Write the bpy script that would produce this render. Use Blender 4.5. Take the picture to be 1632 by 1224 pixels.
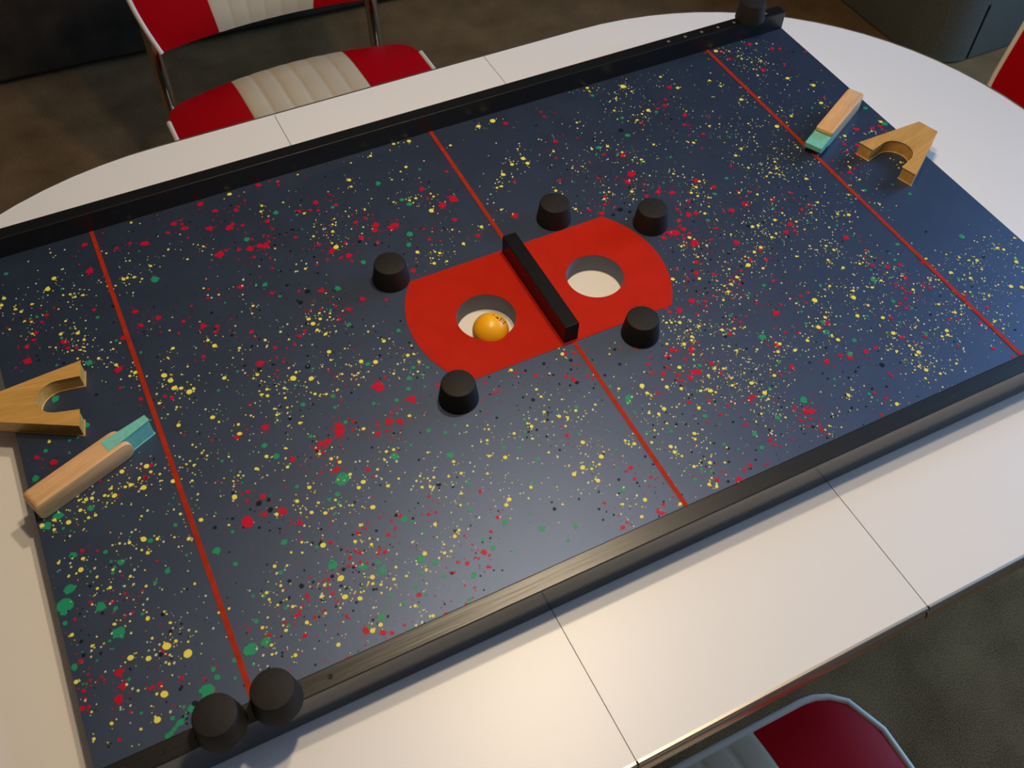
import bpy, bmesh, math, random
from mathutils import Vector, Matrix

# ------------------------------------------------------------------ camera, world, exposure
scene = bpy.context.scene
for o in list(bpy.data.objects):
    bpy.data.objects.remove(o, do_unlink=True)
COL = scene.collection
TABLE_Z = 0.745            # height of the white table top
BOARD_Z = TABLE_Z + 0.0238  # height of the painted playing surface

cam_data = bpy.data.cameras.new('camera')
cam_data.sensor_fit = 'HORIZONTAL'
cam_data.sensor_width = 36.0
cam_data.lens = 36.0 * 1557.5 / 1632.0
cam_data.clip_start = 0.02
cam_data.dof.use_dof = True
cam_data.dof.focus_distance = 1.12
cam_data.dof.aperture_fstop = 14.0
cam = bpy.data.objects.new('camera', cam_data)
COL.objects.link(cam)
R0 = Vector((0.89503834, -0.44552551, 0.02033212))
R1 = Vector((0.34378062, 0.71824468, 0.60492931))
R2 = Vector((-0.28411488, -0.53444514, 0.79601955))
rot = Matrix((R0, R1, R2)).transposed().to_4x4()
cam.matrix_world = Matrix.Translation((-0.36122, -0.62241, 0.78228 + BOARD_Z)) @ rot
scene.camera = cam

world = bpy.data.worlds.new('world')
scene.world = world
world.use_nodes = True
world.node_tree.nodes['Background'].inputs[0].default_value = (0.62, 0.72, 0.9, 1)
world.node_tree.nodes['Background'].inputs[1].default_value = 0.6

vs = scene.view_settings
vs.view_transform = 'Standard'
vs.look = 'None'
vs.exposure = 0.0
vs.gamma = 1.0
vs.use_curve_mapping = False

# daylight entering through the window in the right-hand wall
def area(name, loc, rot, sx, sy, power, color):
    l = bpy.data.lights.new(name, 'AREA')
    l.shape = 'RECTANGLE'; l.size = sx; l.size_y = sy
    l.energy = power; l.color = color
    o = bpy.data.objects.new(name, l)
    o.location = loc; o.rotation_euler = rot
    COL.objects.link(o)
    return o
area('window_daylight', (2.82, -0.15, 1.55), (0, math.radians(90), 0), 1.2, 1.4, 100.0, (0.26, 0.54, 1.0))
LAMP_POWER = 17.2
LAMP_COLOR = (1.0, 0.80, 0.55)

# ------------------------------------------------------------------ materials
MATS = {}
def nodes_of(name):
    m = bpy.data.materials.new(name); m.use_nodes = True
    nt = m.node_tree
    return m, nt, nt.nodes['Principled BSDF']

def mat(name, color, rough=0.5, metal=0.0, spec=0.5, noise=None, bump=None, coat=0.0):
    """plain surface; noise=(scale, amount, stretch) varies the colour, bump=(scale, strength, stretch)"""
    m, nt, b = nodes_of(name)
    b.inputs['Base Color'].default_value = (*color, 1)
    b.inputs['Roughness'].default_value = rough
    b.inputs['Metallic'].default_value = metal
    b.inputs['Specular IOR Level'].default_value = spec
    b.inputs['Coat Weight'].default_value = coat
    tc = nt.nodes.new('ShaderNodeTexCoord')
    def tex(scale, stretch, detail=4):
        mp = nt.nodes.new('ShaderNodeMapping'); mp.inputs['Scale'].default_value = stretch
        nt.links.new(tc.outputs['Object'], mp.inputs[0])
        n = nt.nodes.new('ShaderNodeTexNoise'); n.inputs['Scale'].default_value = scale
        n.inputs['Detail'].default_value = detail
        nt.links.new(mp.outputs[0], n.inputs['Vector'])
        return n
    if noise:
        n = tex(noise[0], noise[2] if len(noise) > 2 else (1, 1, 1))
        r = nt.nodes.new('ShaderNodeValToRGB')
        a = noise[1]
        r.color_ramp.elements[0].position = 0.3
        r.color_ramp.elements[1].position = 0.7
        r.color_ramp.elements[0].color = (*[c * (1 - a) for c in color], 1)
        r.color_ramp.elements[1].color = (*[min(1, c * (1 + a)) for c in color], 1)
        nt.links.new(n.outputs['Fac'], r.inputs[0])
        nt.links.new(r.outputs[0], b.inputs['Base Color'])
    if bump:
        n = tex(bump[0], bump[2] if len(bump) > 2 else (1, 1, 1), 6)
        bp = nt.nodes.new('ShaderNodeBump'); bp.inputs['Strength'].default_value = bump[1]
        bp.inputs['Distance'].default_value = bump[3] if len(bump) > 3 else 0.001
        nt.links.new(n.outputs['Fac'], bp.inputs['Height'])
        nt.links.new(bp.outputs[0], b.inputs['Normal'])
    MATS[name] = m
    return m

def wood(name, c0, c1, rough=0.5, scale=60):
    """straight grained wood, grain along local X"""
    m, nt, b = nodes_of(name)
    tc = nt.nodes.new('ShaderNodeTexCoord')
    mp = nt.nodes.new('ShaderNodeMapping'); mp.inputs['Scale'].default_value = (0.09, 1, 1)
    nt.links.new(tc.outputs['Object'], mp.inputs[0])
    n = nt.nodes.new('ShaderNodeTexNoise'); n.inputs['Scale'].default_value = scale * 6
    n.inputs['Detail'].default_value = 8; n.inputs['Roughness'].default_value = 0.65
    n2 = nt.nodes.new('ShaderNodeTexNoise'); n2.inputs['Scale'].default_value = scale
    n2.inputs['Detail'].default_value = 3
    nt.links.new(mp.outputs[0], n.inputs['Vector']); nt.links.new(mp.outputs[0], n2.inputs['Vector'])
    mx = nt.nodes.new('ShaderNodeMath'); mx.operation = 'ADD'
    nt.links.new(n.outputs['Fac'], mx.inputs[0]); nt.links.new(n2.outputs['Fac'], mx.inputs[1])
    r = nt.nodes.new('ShaderNodeValToRGB')
    r.color_ramp.elements[0].position = 0.36; r.color_ramp.elements[1].position = 0.64
    r.color_ramp.elements[0].color = (*c0, 1); r.color_ramp.elements[1].color = (*c1, 1)
    hf = nt.nodes.new('ShaderNodeMath'); hf.operation = 'MULTIPLY'; hf.inputs[1].default_value = 0.5
    nt.links.new(mx.outputs[0], hf.inputs[0]); nt.links.new(hf.outputs[0], r.inputs[0])
    nt.links.new(r.outputs[0], b.inputs['Base Color'])
    b.inputs['Roughness'].default_value = rough
    bp = nt.nodes.new('ShaderNodeBump'); bp.inputs['Strength'].default_value = 0.12
    bp.inputs['Distance'].default_value = 0.0006
    nt.links.new(n.outputs['Fac'], bp.inputs['Height']); nt.links.new(bp.outputs[0], b.inputs['Normal'])
    MATS[name] = m
    return m

def carpet_mat(name, c0, c1):
    m, nt, b = nodes_of(name)
    tc = nt.nodes.new('ShaderNodeTexCoord')
    n = nt.nodes.new('ShaderNodeTexNoise'); n.inputs['Scale'].default_value = 420; n.inputs['Detail'].default_value = 4
    n2 = nt.nodes.new('ShaderNodeTexNoise'); n2.inputs['Scale'].default_value = 9; n2.inputs['Detail'].default_value = 4
    for k in (n, n2): nt.links.new(tc.outputs['Object'], k.inputs['Vector'])
    ad = nt.nodes.new('ShaderNodeMath'); ad.operation = 'MULTIPLY_ADD'; ad.inputs[1].default_value = 0.65
    m2 = nt.nodes.new('ShaderNodeMath'); m2.operation = 'MULTIPLY'; m2.inputs[1].default_value = 0.35
    nt.links.new(n2.outputs['Fac'], m2.inputs[0])
    nt.links.new(n.outputs['Fac'], ad.inputs[0]); nt.links.new(m2.outputs[0], ad.inputs[2])
    r = nt.nodes.new('ShaderNodeValToRGB')
    r.color_ramp.elements[0].position = 0.35; r.color_ramp.elements[1].position = 0.65
    r.color_ramp.elements[0].color = (*c0, 1); r.color_ramp.elements[1].color = (*c1, 1)
    nt.links.new(ad.outputs[0], r.inputs[0]); nt.links.new(r.outputs[0], b.inputs['Base Color'])
    b.inputs['Roughness'].default_value = 0.95; b.inputs['Specular IOR Level'].default_value = 0.1
    bp = nt.nodes.new('ShaderNodeBump'); bp.inputs['Strength'].default_value = 0.7; bp.inputs['Distance'].default_value = 0.003
    nt.links.new(n.outputs['Fac'], bp.inputs['Height']); nt.links.new(bp.outputs[0], b.inputs['Normal'])
    MATS[name] = m

mat('laminate', (0.80, 0.77, 0.745), 0.40, 0, 0.8, bump=(420, 0.03))
mat('seam_core', (0.42, 0.38, 0.33), 0.8)
mat('edge_chrome', (0.62, 0.56, 0.47), 0.36, 1.0, bump=(40, 0.05, (1, 1, 14)))
mat('chrome', (0.66, 0.64, 0.62), 0.12, 1.0)
mat('board_blue', (0.010, 0.0155, 0.025), 0.47, 0, 0.9, noise=(28, 0.22), bump=(900, 0.10, (1, 1, 1), 0.0004))
mat('plywood', (0.36, 0.25, 0.12), 0.7, noise=(300, 0.25, (0.1, 0.1, 4)))
mat('hole_wall', (0.14, 0.15, 0.19), 0.7)
mat('orange_paint', (0.43, 0.013, 0.003), 0.6, 0, 0.1, noise=(40, 0.06), bump=(700, 0.05))
mat('line_paint', (0.36, 0.022, 0.005), 0.6, 0, 0.12, noise=(120, 0.15))
mat('yellow_drop', (0.82, 0.71, 0.09), 0.45, 0, 0.3)
mat('pale_drop', (0.62, 0.62, 0.36), 0.4)
mat('red_drop', (0.50, 0.003, 0.026), 0.45, 0, 0.2)
mat('green_drop', (0.012, 0.26, 0.12), 0.45, 0, 0.3)
mat('navy_drop', (0.004, 0.008, 0.018), 0.5, 0, 0.2)
mat('black_paint', (0.005, 0.0045, 0.004), 0.34, 0, 0.6, bump=(110, 0.5, (0.05, 1, 1), 0.0008))
mat('black_gloss', (0.006, 0.0055, 0.005), 0.16, 0, 1.0, bump=(60, 0.05, (0.05, 1, 1)))
mat('bar_paint', (0.005, 0.0045, 0.004), 0.33, 0, 0.35)
mat('score_hole', (0.16, 0.16, 0.16), 0.4)  # pale grey paints in the light reflected by the far rail's holes
mat('rubber', (0.014, 0.0115, 0.0095), 0.65, 0, 0.25, noise=(300, 0.2), bump=(900, 0.12, (1, 1, 1), 0.0004))
wood('oak', (0.42, 0.21, 0.042), (0.62, 0.34, 0.085), 0.42, 70)
wood('beech', (0.56, 0.30, 0.125), (0.78, 0.46, 0.21), 0.5, 90)
mat('teal_rubber', (0.16, 0.50, 0.40), 0.6, noise=(200, 0.1))
mat('ball_orange', (0.93, 0.44, 0.010), 0.33, 0, 0.5)
mat('ball_print_dark', (0.10, 0.035, 0.01), 0.5)
mat('ball_print_red', (0.62, 0.13, 0.01), 0.5)
mat('vinyl_red', (0.44, 0.001, 0.006), 0.5, 0, 0.1, bump=(500, 0.06))
mat('vinyl_cream', (0.64, 0.54, 0.37), 0.45, 0, 0.4, noise=(12, 0.06), bump=(500, 0.06))
mat('piping_cream', (0.80, 0.73, 0.60), 0.45)
mat('rubber_foot', (0.02, 0.02, 0.02), 0.7)
carpet_mat('carpet', (0.12, 0.065, 0.024), (0.37, 0.215, 0.095))
mat('sofa_brown', (0.040, 0.027, 0.016), 0.85, 0, 0.2, noise=(14, 0.35), bump=(350, 0.4))
mat('ottoman_grey', (0.125, 0.125, 0.10), 0.9, 0, 0.15, noise=(220, 0.18), bump=(420, 0.35))
mat('dark_lining', (0.012, 0.012, 0.011), 0.95)
mat('wall_paint', (0.24, 0.20, 0.155), 0.85, noise=(3, 0.03))
mat('ceiling_paint', (0.30, 0.27, 0.23), 0.9, noise=(3, 0.03))
mat('white_trim', (0.72, 0.71, 0.68), 0.5)
mat('lamp_metal', (0.55, 0.52, 0.46), 0.3, 1.0)

def glass_mat():
    m, nt, b = nodes_of('window_glass')
    out = nt.nodes['Material Output']
    t = nt.nodes.new('ShaderNodeBsdfTransparent'); g = nt.nodes.new('ShaderNodeBsdfGlossy')
    g.inputs['Roughness'].default_value = 0.02
    mx = nt.nodes.new('ShaderNodeMixShader'); mx.inputs[0].default_value = 0.06
    nt.links.new(t.outputs[0], mx.inputs[1]); nt.links.new(g.outputs[0], mx.inputs[2])
    nt.links.new(mx.outputs[0], out.inputs[0])
    MATS['window_glass'] = m
glass_mat()
MATS['board_blue'].node_tree.nodes['Principled BSDF'].inputs['IOR'].default_value = 1.76
MATS['board_blue'].node_tree.nodes['Principled BSDF'].inputs['Specular Tint'].default_value = (0.50, 0.63, 1.0, 1)
def bulb_mat():
    m, nt, b = nodes_of('bulb_glow')
    b.inputs['Emission Color'].default_value = (1.0, 0.84, 0.62, 1)
    b.inputs['Emission Strength'].default_value = 12.0
    MATS['bulb_glow'] = m
bulb_mat()

# ------------------------------------------------------------------ builders
def obj(name, bm, mats, parent=None, smooth=None, kind=None, label=None):
    me = bpy.data.meshes.new(name)
    bmesh.ops.recalc_face_normals(bm, faces=bm.faces[:])
    bm.to_mesh(me); bm.free()
    for k in ([mats] if isinstance(mats, str) else mats):
        me.materials.append(MATS[k])
    if smooth is not None:
        me.polygons.foreach_set('use_smooth', [True] * len(me.polygons))
        me.set_sharp_from_angle(angle=math.radians(smooth))
    o = bpy.data.objects.new(name, me)
    COL.objects.link(o)
    if parent: o.parent = parent
    if kind: o['kind'] = kind
    if label: o['label'] = label
    return o

def thing(name, label, cat, loc=(0, 0, 0), rotz=0.0, group=None):
    o = bpy.data.objects.new(name, None)
    o.empty_display_size = 0.05
    o.location = loc; o.rotation_euler = (0, 0, rotz)
    COL.objects.link(o)
    tag(o, label, cat, group)
    return o

def tag(o, label, cat, group=None):
    o['label'] = label; o['category'] = cat
    if group: o['group'] = group
    return o

def add_box(bm, x0, x1, y0, y1, z0, z1, bevel=0.0, seg=2):
    r = bmesh.ops.create_cube(bm, size=1.0, matrix=Matrix.Translation(((x0+x1)/2, (y0+y1)/2, (z0+z1)/2)) @
                              Matrix.Diagonal((x1-x0, y1-y0, z1-z0, 1)))
    if bevel:
        es = list({e for v in r['verts'] for e in v.link_edges})
        bmesh.ops.bevel(bm, geom=es, offset=bevel, segments=seg, affect='EDGES', profile=0.5, clamp_overlap=True)
    return bm

def box(*a, **k): return add_box(bmesh.new(), *a, **k)

def add_lathe(bm, prof, n=40, c=(0, 0, 0)):
    rings = []
    for r, z in prof:
        if r < 1e-6: rings.append([bm.verts.new((c[0], c[1], c[2] + z))])
        else: rings.append([bm.verts.new((c[0] + r*math.cos(2*math.pi*i/n), c[1] + r*math.sin(2*math.pi*i/n), c[2] + z)) for i in range(n)])
    for a, b in zip(rings, rings[1:]):
        for i in range(n):
            j = (i + 1) % n
            if len(a) == 1 and len(b) == 1: continue
            if len(a) == 1: bm.faces.new((a[0], b[i], b[j]))
            elif len(b) == 1: bm.faces.new((a[i], a[j], b[0]))
            else: bm.faces.new((a[i], a[j], b[j], b[i]))
    return bm
def lathe(prof, n=40, c=(0, 0, 0)): return add_lathe(bmesh.new(), prof, n, c)

def add_tube(bm, pts, r, n=12, closed=False, caps=True):
    pts = [Vector(p) for p in pts]
    N = len(pts); rings = []
    up = None
    for i in range(N):
        if closed: d = pts[(i+1) % N] - pts[i-1]
        else: d = pts[min(i+1, N-1)] - pts[max(i-1, 0)]
        d.normalize()
        if up is None:
            up = Vector((0, 0, 1)) if abs(d.z) < 0.9 else Vector((1, 0, 0))
        s = d.cross(up).normalized(); up = s.cross(d).normalized()
        rings.append([bm.verts.new(pts[i] + r*(math.cos(2*math.pi*k/n)*s + math.sin(2*math.pi*k/n)*up)) for k in range(n)])
    for i in range(N if closed else N-1):
        a, b = rings[i], rings[(i+1) % N]
        for k in range(n):
            bm.faces.new((a[k], a[(k+1) % n], b[(k+1) % n], b[k]))
    if caps and not closed:
        bm.faces.new(rings[0][::-1]); bm.faces.new(rings[-1])
    return bm

def smooth_path(pts, rad, seg=6):
    """polyline with rounded corners"""
    pts = [Vector(p) for p in pts]; out = [pts[0]]
    for a, b, c in zip(pts, pts[1:], pts[2:]):
        r = min(rad, (b-a).length*0.48, (c-b).length*0.48)
        p = b + (a-b).normalized()*r; q = b + (c-b).normalized()*r
        for k in range(seg+1):
            t = k/seg
            out.append((1-t)**2*p + 2*t*(1-t)*b + t*t*q)
    out.append(pts[-1])
    return out

def prism(poly, z0, z1, bevel=0.0, seg=2, holes=()):
    """straight sided solid from an outline (with optional hole outlines)"""
    bm = bmesh.new()
    loops = [list(poly)] + [list(h) for h in holes]
    edges = []; lv = []
    for lp in loops:
        vv = [bm.verts.new((x, y, z1)) for x, y in lp]
        lv.append(vv)
        edges += [bm.edges.new((vv[i], vv[(i+1) % len(vv)])) for i in range(len(vv))]
    if holes: bmesh.ops.triangle_fill(bm, use_beauty=True, use_dissolve=False, edges=edges)
    else: bm.faces.new(lv[0])
    top = bm.faces[:]
    low = {}
    for vv in lv:
        for v in vv: low[v] = bm.verts.new((v.co.x, v.co.y, z0))
    for f in top: bm.faces.new([low[v] for v in reversed(f.verts)])
    for li, vv in enumerate(lv):
        for i in range(len(vv)):
            a, b = vv[i], vv[(i+1) % len(vv)]
            f = bm.faces.new((a, b, low[b], low[a])); f.material_index = 0
    if bevel:
        bm.normal_update()
        es = [e for e in bm.edges if len(e.link_faces) == 2 and e.calc_face_angle(0) > math.radians(35)]
        bmesh.ops.bevel(bm, geom=es, offset=bevel, segments=seg, affect='EDGES', profile=0.5, clamp_overlap=True)
    return bm

def copy_tree(o, parent=None):
    c = o.copy(); COL.objects.link(c)
    if parent:
        c.parent = parent
    for ch in list(o.children):
        copy_tree(ch, c)
    return c

# ------------------------------------------------------------------ the room
XL, XR, YN, YF, H = -2.7, 2.75, -2.4, 2.9, 2.45
def struct(name, bm, m, parent=None, label=None):
    o = obj(name, bm, m, parent)
    if not parent:
        o['kind'] = 'structure'
    if label: o['label'] = label
    return o
struct('floor', box(XL, XR, YN, YF, -0.05, 0.0), 'carpet', label='brown-grey cut pile carpet around the table')
struct('ceiling', box(XL, XR, YN, YF, H, H + 0.05), 'ceiling_paint')
struct('wall_left', box(XL - 0.1, XL, YN, YF, 0, H), 'wall_paint')
struct('wall_back', box(XL - 0.1, XR + 0.1, YF, YF + 0.1, 0, H), 'wall_paint')
struct('wall_front', box(XL - 0.1, XR + 0.1, YN - 0.1, YN, 0, H), 'wall_paint')
WY0, WY1, WZ0, WZ1 = -0.85, 0.55, 0.95, 2.15
bm = bmesh.new()
add_box(bm, XR, XR + 0.1, YN, WY0, 0, H); add_box(bm, XR, XR + 0.1, WY1, YF, 0, H)
add_box(bm, XR, XR + 0.1, WY0, WY1, 0, WZ0); add_box(bm, XR, XR + 0.1, WY0, WY1, WZ1, H)
struct('wall_right', bm, 'wall_paint')
bm = bmesh.new()
WM = (WY0 + WY1)/2
for a in ((WY0, WY0 + 0.05, WZ0, WZ1), (WY1 - 0.05, WY1, WZ0, WZ1), (WY0 + 0.05, WY1 - 0.05, WZ0, WZ0 + 0.05), (WY0 + 0.05, WY1 - 0.05, WZ1 - 0.05, WZ1), (WM - 0.02, WM + 0.02, WZ0 + 0.05, WZ1 - 0.05)):
    add_box(bm, XR - 0.01, XR + 0.04, a[0], a[1], a[2], a[3], 0.004)
w = struct('window_1', bm, 'white_trim')
for a, b in ((WY0 + 0.05, WM - 0.02), (WM + 0.02, WY1 - 0.05)):
    obj('pane', box(XR + 0.012, XR + 0.016, a, b, WZ0 + 0.05, WZ1 - 0.05), 'window_glass', w)
for nm, a in (('baseboard_left', (XL, XL + 0.014, YN, YF)), ('baseboard_back', (XL + 0.014, XR - 0.014, YF - 0.014, YF)),
              ('baseboard_right', (XR - 0.014, XR, YN, YF)), ('baseboard_front', (XL + 0.014, XR - 0.014, YN, YN + 0.014))):
    struct(nm, box(a[0], a[1], a[2], a[3], 0.0, 0.09, 0.003), 'white_trim')

# ceiling lamp over the table: base plate, two arms, two bulbs with their own light
LAMPX, LAMPY = 0.035, -0.04
lamp = thing('ceiling_lamp', 'hanging metal lamp with two bare bulbs above the table', 'lamp', (LAMPX, LAMPY, H))
obj('ceiling_plate', lathe([(0, 0), (0.065, 0), (0.065, -0.012), (0.05, -0.026), (0, -0.03)], 40), 'lamp_metal', lamp, 40)
obj('rod', add_tube(bmesh.new(), [(0, 0, -0.02), (0, 0, -0.45)], 0.007), 'lamp_metal', lamp, 40)
obj('hub', lathe([(0, 0.02), (0.018, 0.012), (0.022, 0), (0.018, -0.012), (0, -0.02)], 24, (0, 0, -0.45)), 'lamp_metal', lamp, 40)
for sx, sy in ((-0.09, -0.105), (0.09, 0.105)):
    obj('arm', add_tube(bmesh.new(), smooth_path([(0, 0, -0.45), (sx*0.5, sy*0.5, -0.46), (sx, sy, -0.46), (sx, sy, -0.49)], 0.03), 0.007), 'lamp_metal', lamp, 40)
    s = obj('socket', lathe([(0, 0.012), (0.016, 0.012), (0.018, 0), (0.018, -0.03), (0, -0.03)], 24, (sx, sy, -0.485)), 'lamp_metal', lamp, 40)
    bl = obj('bulb', lathe([(0.012, -0.03), (0.014, -0.04), (0.026, -0.058), (0.030, -0.075), (0.026, -0.093), (0.014, -0.104), (0, -0.107)], 24, (sx, sy, -0.485)), 'bulb_glow', lamp, 60)
    l = bpy.data.lights.new('bulb_light', 'POINT'); l.energy = LAMP_POWER; l.color = LAMP_COLOR; l.shadow_soft_size = 0.03
    lo = bpy.data.objects.new('bulb_light', l); COL.objects.link(lo)
    lo.parent = lamp; lo.location = (sx, sy, -0.625)

# ------------------------------------------------------------------ table: two rounded ends, a leaf, metal edge band
TCX, TCY, TYAW = -0.0035, -0.0088, 0.0043
table = thing('dining_table', 'long oval white laminate dining table with leaf and ribbed metal edge band', 'table', (TCX, TCY, 0), TYAW)
A0, HALF_W, LEAF, GAP, TH = 0.301, 0.459, 0.1504, 0.0019, 0.034
def end_curve(n=40):
    """outline of the right-hand end from the leaf seam, far side to near side"""
    pts = []
    for k in range(n + 1):
        a = math.pi/2 - math.pi*k/n
        e = 2/2.06
        c, s = math.cos(a), math.sin(a)
        pts.append((A0 + (0.7595 - A0)*(abs(c)**e), HALF_W*math.copysign(abs(s)**e, s)))
    return pts
BAND = 0.0035
def inset(poly, d):
    """move an open curve inwards (towards the table centre) by d"""
    out = []
    for i, (x, y) in enumerate(poly):
        a = poly[max(i-1, 0)]; b = poly[min(i+1, len(poly)-1)]
        tx, ty = b[0]-a[0], b[1]-a[1]; l = math.hypot(tx, ty)
        out.append((x + ty/l*d, y - tx/l*d))
    return out
def band_mesh(curve):
    """ribbed metal strip swept along an open edge curve; profile in (outward offset, z)"""
    prof = [(-BAND, 0.0004), (-0.0012, 0.0004), (0.0, -0.0006), (0.0, -0.005), (-0.0012, -0.006), (-0.0012, -0.0075), (0.0008, -0.009), (0.0022, -0.013),
            (0.0026, -0.017), (0.0022, -0.021), (0.0008, -0.025), (-0.0012, -0.0265), (-0.0012, -0.028), (0.0, -0.029), (0.0, -0.0335), (-0.0012, -0.0345), (-BAND, -0.0345)]
    bm = bmesh.new(); cols = []
    for off, z in prof:
        c = inset(curve, -off)
        cols.append([bm.verts.new((x, y, TABLE_Z + z)) for x, y in c])
    m = len(prof)
    for j in range(m):
        a, b = cols[j], cols[(j+1) % m]
        for i in range(len(curve)-1):
            bm.faces.new((a[i], a[i+1], b[i+1], b[i]))
    bm.faces.new([c[0] for c in cols]); bm.faces.new([c[-1] for c in reversed(cols)])
    return bm
def dark_sides(bm):
    bm.normal_update()
    for f in bm.faces: f.material_index = 1 if abs(f.normal.z) < 0.3 else 0
    return bm
for sgn in (1, -1):
    cur = [(LEAF + GAP, HALF_W)] + end_curve() + [(LEAF + GAP, -HALF_W)]
    if sgn < 0: cur = [(-x, -y) for x, y in cur]
    edge = inset(cur, BAND + 0.0004)
    edge[0] = (cur[0][0], edge[0][1]); edge[-1] = (cur[-1][0], edge[-1][1])
    obj('table_top', dark_sides(prism(edge, TABLE_Z - TH, TABLE_Z, 0.0006, 1)), ['laminate', 'seam_core'], table, 25)
    obj('edge_band', band_mesh(cur), 'edge_chrome', table, 25, label='ribbed metal edge band')
leaf = [(-LEAF, HALF_W - BAND - 0.0004), (LEAF, HALF_W - BAND - 0.0004), (LEAF, -HALF_W + BAND + 0.0004), (-LEAF, -HALF_W + BAND + 0.0004)]
lf = obj('table_leaf', dark_sides(prism(leaf, TABLE_Z - TH, TABLE_Z, 0.0006, 1)), ['laminate', 'seam_core'], table, 25)
for c in ([(-LEAF, HALF_W), (LEAF, HALF_W)], [(LEAF, -HALF_W), (-LEAF, -HALF_W)]):
    obj('edge_band', band_mesh(c), 'edge_chrome', lf, 25)
obj('runner', box(-0.5, 0.5, -0.30, -0.26, TABLE_Z - TH - 0.04, TABLE_Z - TH), 'seam_core', table)
obj('runner', box(-0.5, 0.5, 0.26, 0.30, TABLE_Z - TH - 0.04, TABLE_Z - TH), 'seam_core', table)
obj('seam_block', box(-0.20, 0.20, -0.42, 0.42, TABLE_Z - TH - 0.012, TABLE_Z - TH - 0.0005), 'seam_core', table)
for sx in (-1, 1):
    for sy in (-1, 1):
        lg = obj('leg', add_tube(bmesh.new(), smooth_path([(sx*0.36, sy*0.28, TABLE_Z - TH), (sx*0.37, sy*0.26, 0.45), (sx*0.40, sy*0.20, 0.02)], 0.15), 0.019, 16), 'chrome', table, 40)
        obj('foot', lathe([(0, 0), (0.024, 0), (0.024, 0.012), (0.02, 0.024), (0, 0.026)], 20, (sx*0.40, sy*0.20, 0.0)), 'rubber_foot', lg, 40)

# ------------------------------------------------------------------ the game board (local z = 0 on the table, playing surface at BT)
MM = 0.001
BT = 0.0238
UL, UR = -536.9, 539.1
VF, VN = 300.7, -303.2          # inner faces of the long rails
RT, RH = 17.4, 25.4             # rail thickness, height above the playing surface
HOLES = ((-66.8, -5.5), (66.8, -3.2)); HR = 31.75
board = thing('game_board', 'dark blue paint-splattered wooden game board with black rails on white table', 'game board', (0, 0, TABLE_Z))
def circle(cx, cy, r, n=56): return [((cx + r*math.cos(2*math.pi*i/n))*MM, (cy + r*math.sin(2*math.pi*i/n))*MM) for i in range(n)]
def rect(x0, x1, y0, y1): return [(x0*MM, y0*MM), (x1*MM, y0*MM), (x1*MM, y1*MM), (x0*MM, y1*MM)]
bm = prism(rect(UL, UR, VN, VF), 0.0004, BT, 0, 1, [circle(*h, HR) for h in HOLES])
bm.normal_update()
for f in bm.faces:
    n = f.normal
    if abs(n.z) > 0.5: f.material_index = 0
    else:
        c = f.calc_center_median()
        f.material_index = 2 if any(math.hypot(c.x/MM - hx, c.y/MM - hy) < HR + 1 for hx, hy in HOLES) else 1
panel = obj('panel', bm, ['board_blue', 'plywood', 'hole_wall'], board, 30)
for y0, y1 in ((VF, VF + RT), (VN - RT, VN)):
    bmr = box(UL*MM, UR*MM, y0*MM, y1*MM, 0.0002, BT + RH*MM, 0.0011, 2)
    bmr.normal_update()
    for f in bmr.faces: f.material_index = 1 if abs(f.normal.y) > 0.6 and f.normal.y*(y0 + y1) > 0 else 0
    rl = obj('rail', bmr, ['black_paint', 'black_gloss'], board, 15, label='black painted wooden side rail')
    far = y0 > 0
    for k in range(7):
        u = (353 + 26.3*k) if far else (-350 - 26.6*k)
        bmh = lathe([(0, 0.00005), (0.0012, 0.00005), (0.0019, 0.00025), (0.0022, 0.0001), (0.0022, -0.001)], 14, (u*MM, (y0 + y1)/2*MM, BT + RH*MM))
        obj('score_hole', bmh, 'score_hole' if far else 'rubber', rl, 40)
obj('centre_bar', box((-1.5 - 8.2)*MM, (-1.5 + 8.2)*MM, -0.0734, 0.0734, BT, BT + 0.025, 0.0009, 2), 'bar_paint', board, 15, label='square black bar across the middle')
# orange goal area with bulging ends, cut round the two holes
Rg, cg = 119.0, 28.7
pl = []
amax = math.asin(76/Rg)
for k in range(25):
    a = amax - 2*amax*k/24
    pl.append(((cg + Rg*math.cos(a))*MM, (Rg*math.sin(a))*MM))
for k in range(25):
    a = -amax + 2*amax*k/24
    pl.append(((-cg - Rg*math.cos(a))*MM, (Rg*math.sin(a))*MM))
obj('goal_area', prism(pl, BT - 0.0002, BT + 0.00042, 0, 1, [circle(*h, HR + 0.1) for h in HOLES]), 'orange_paint', board, label='flat orange painted area around the two holes')
for uf, un_ in ((-413.7, -411.4), (2.3, 0.0), (413.8, 413.8)):
    w2 = 2.3
    obj('line', prism([((un_ - w2)*MM, VN*MM), ((un_ + w2)*MM, VN*MM), ((uf + w2)*MM, VF*MM), ((uf - w2)*MM, VF*MM)], BT - 0.0002, BT + 0.00036), 'line_paint', board, label='thin orange painted line')

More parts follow.
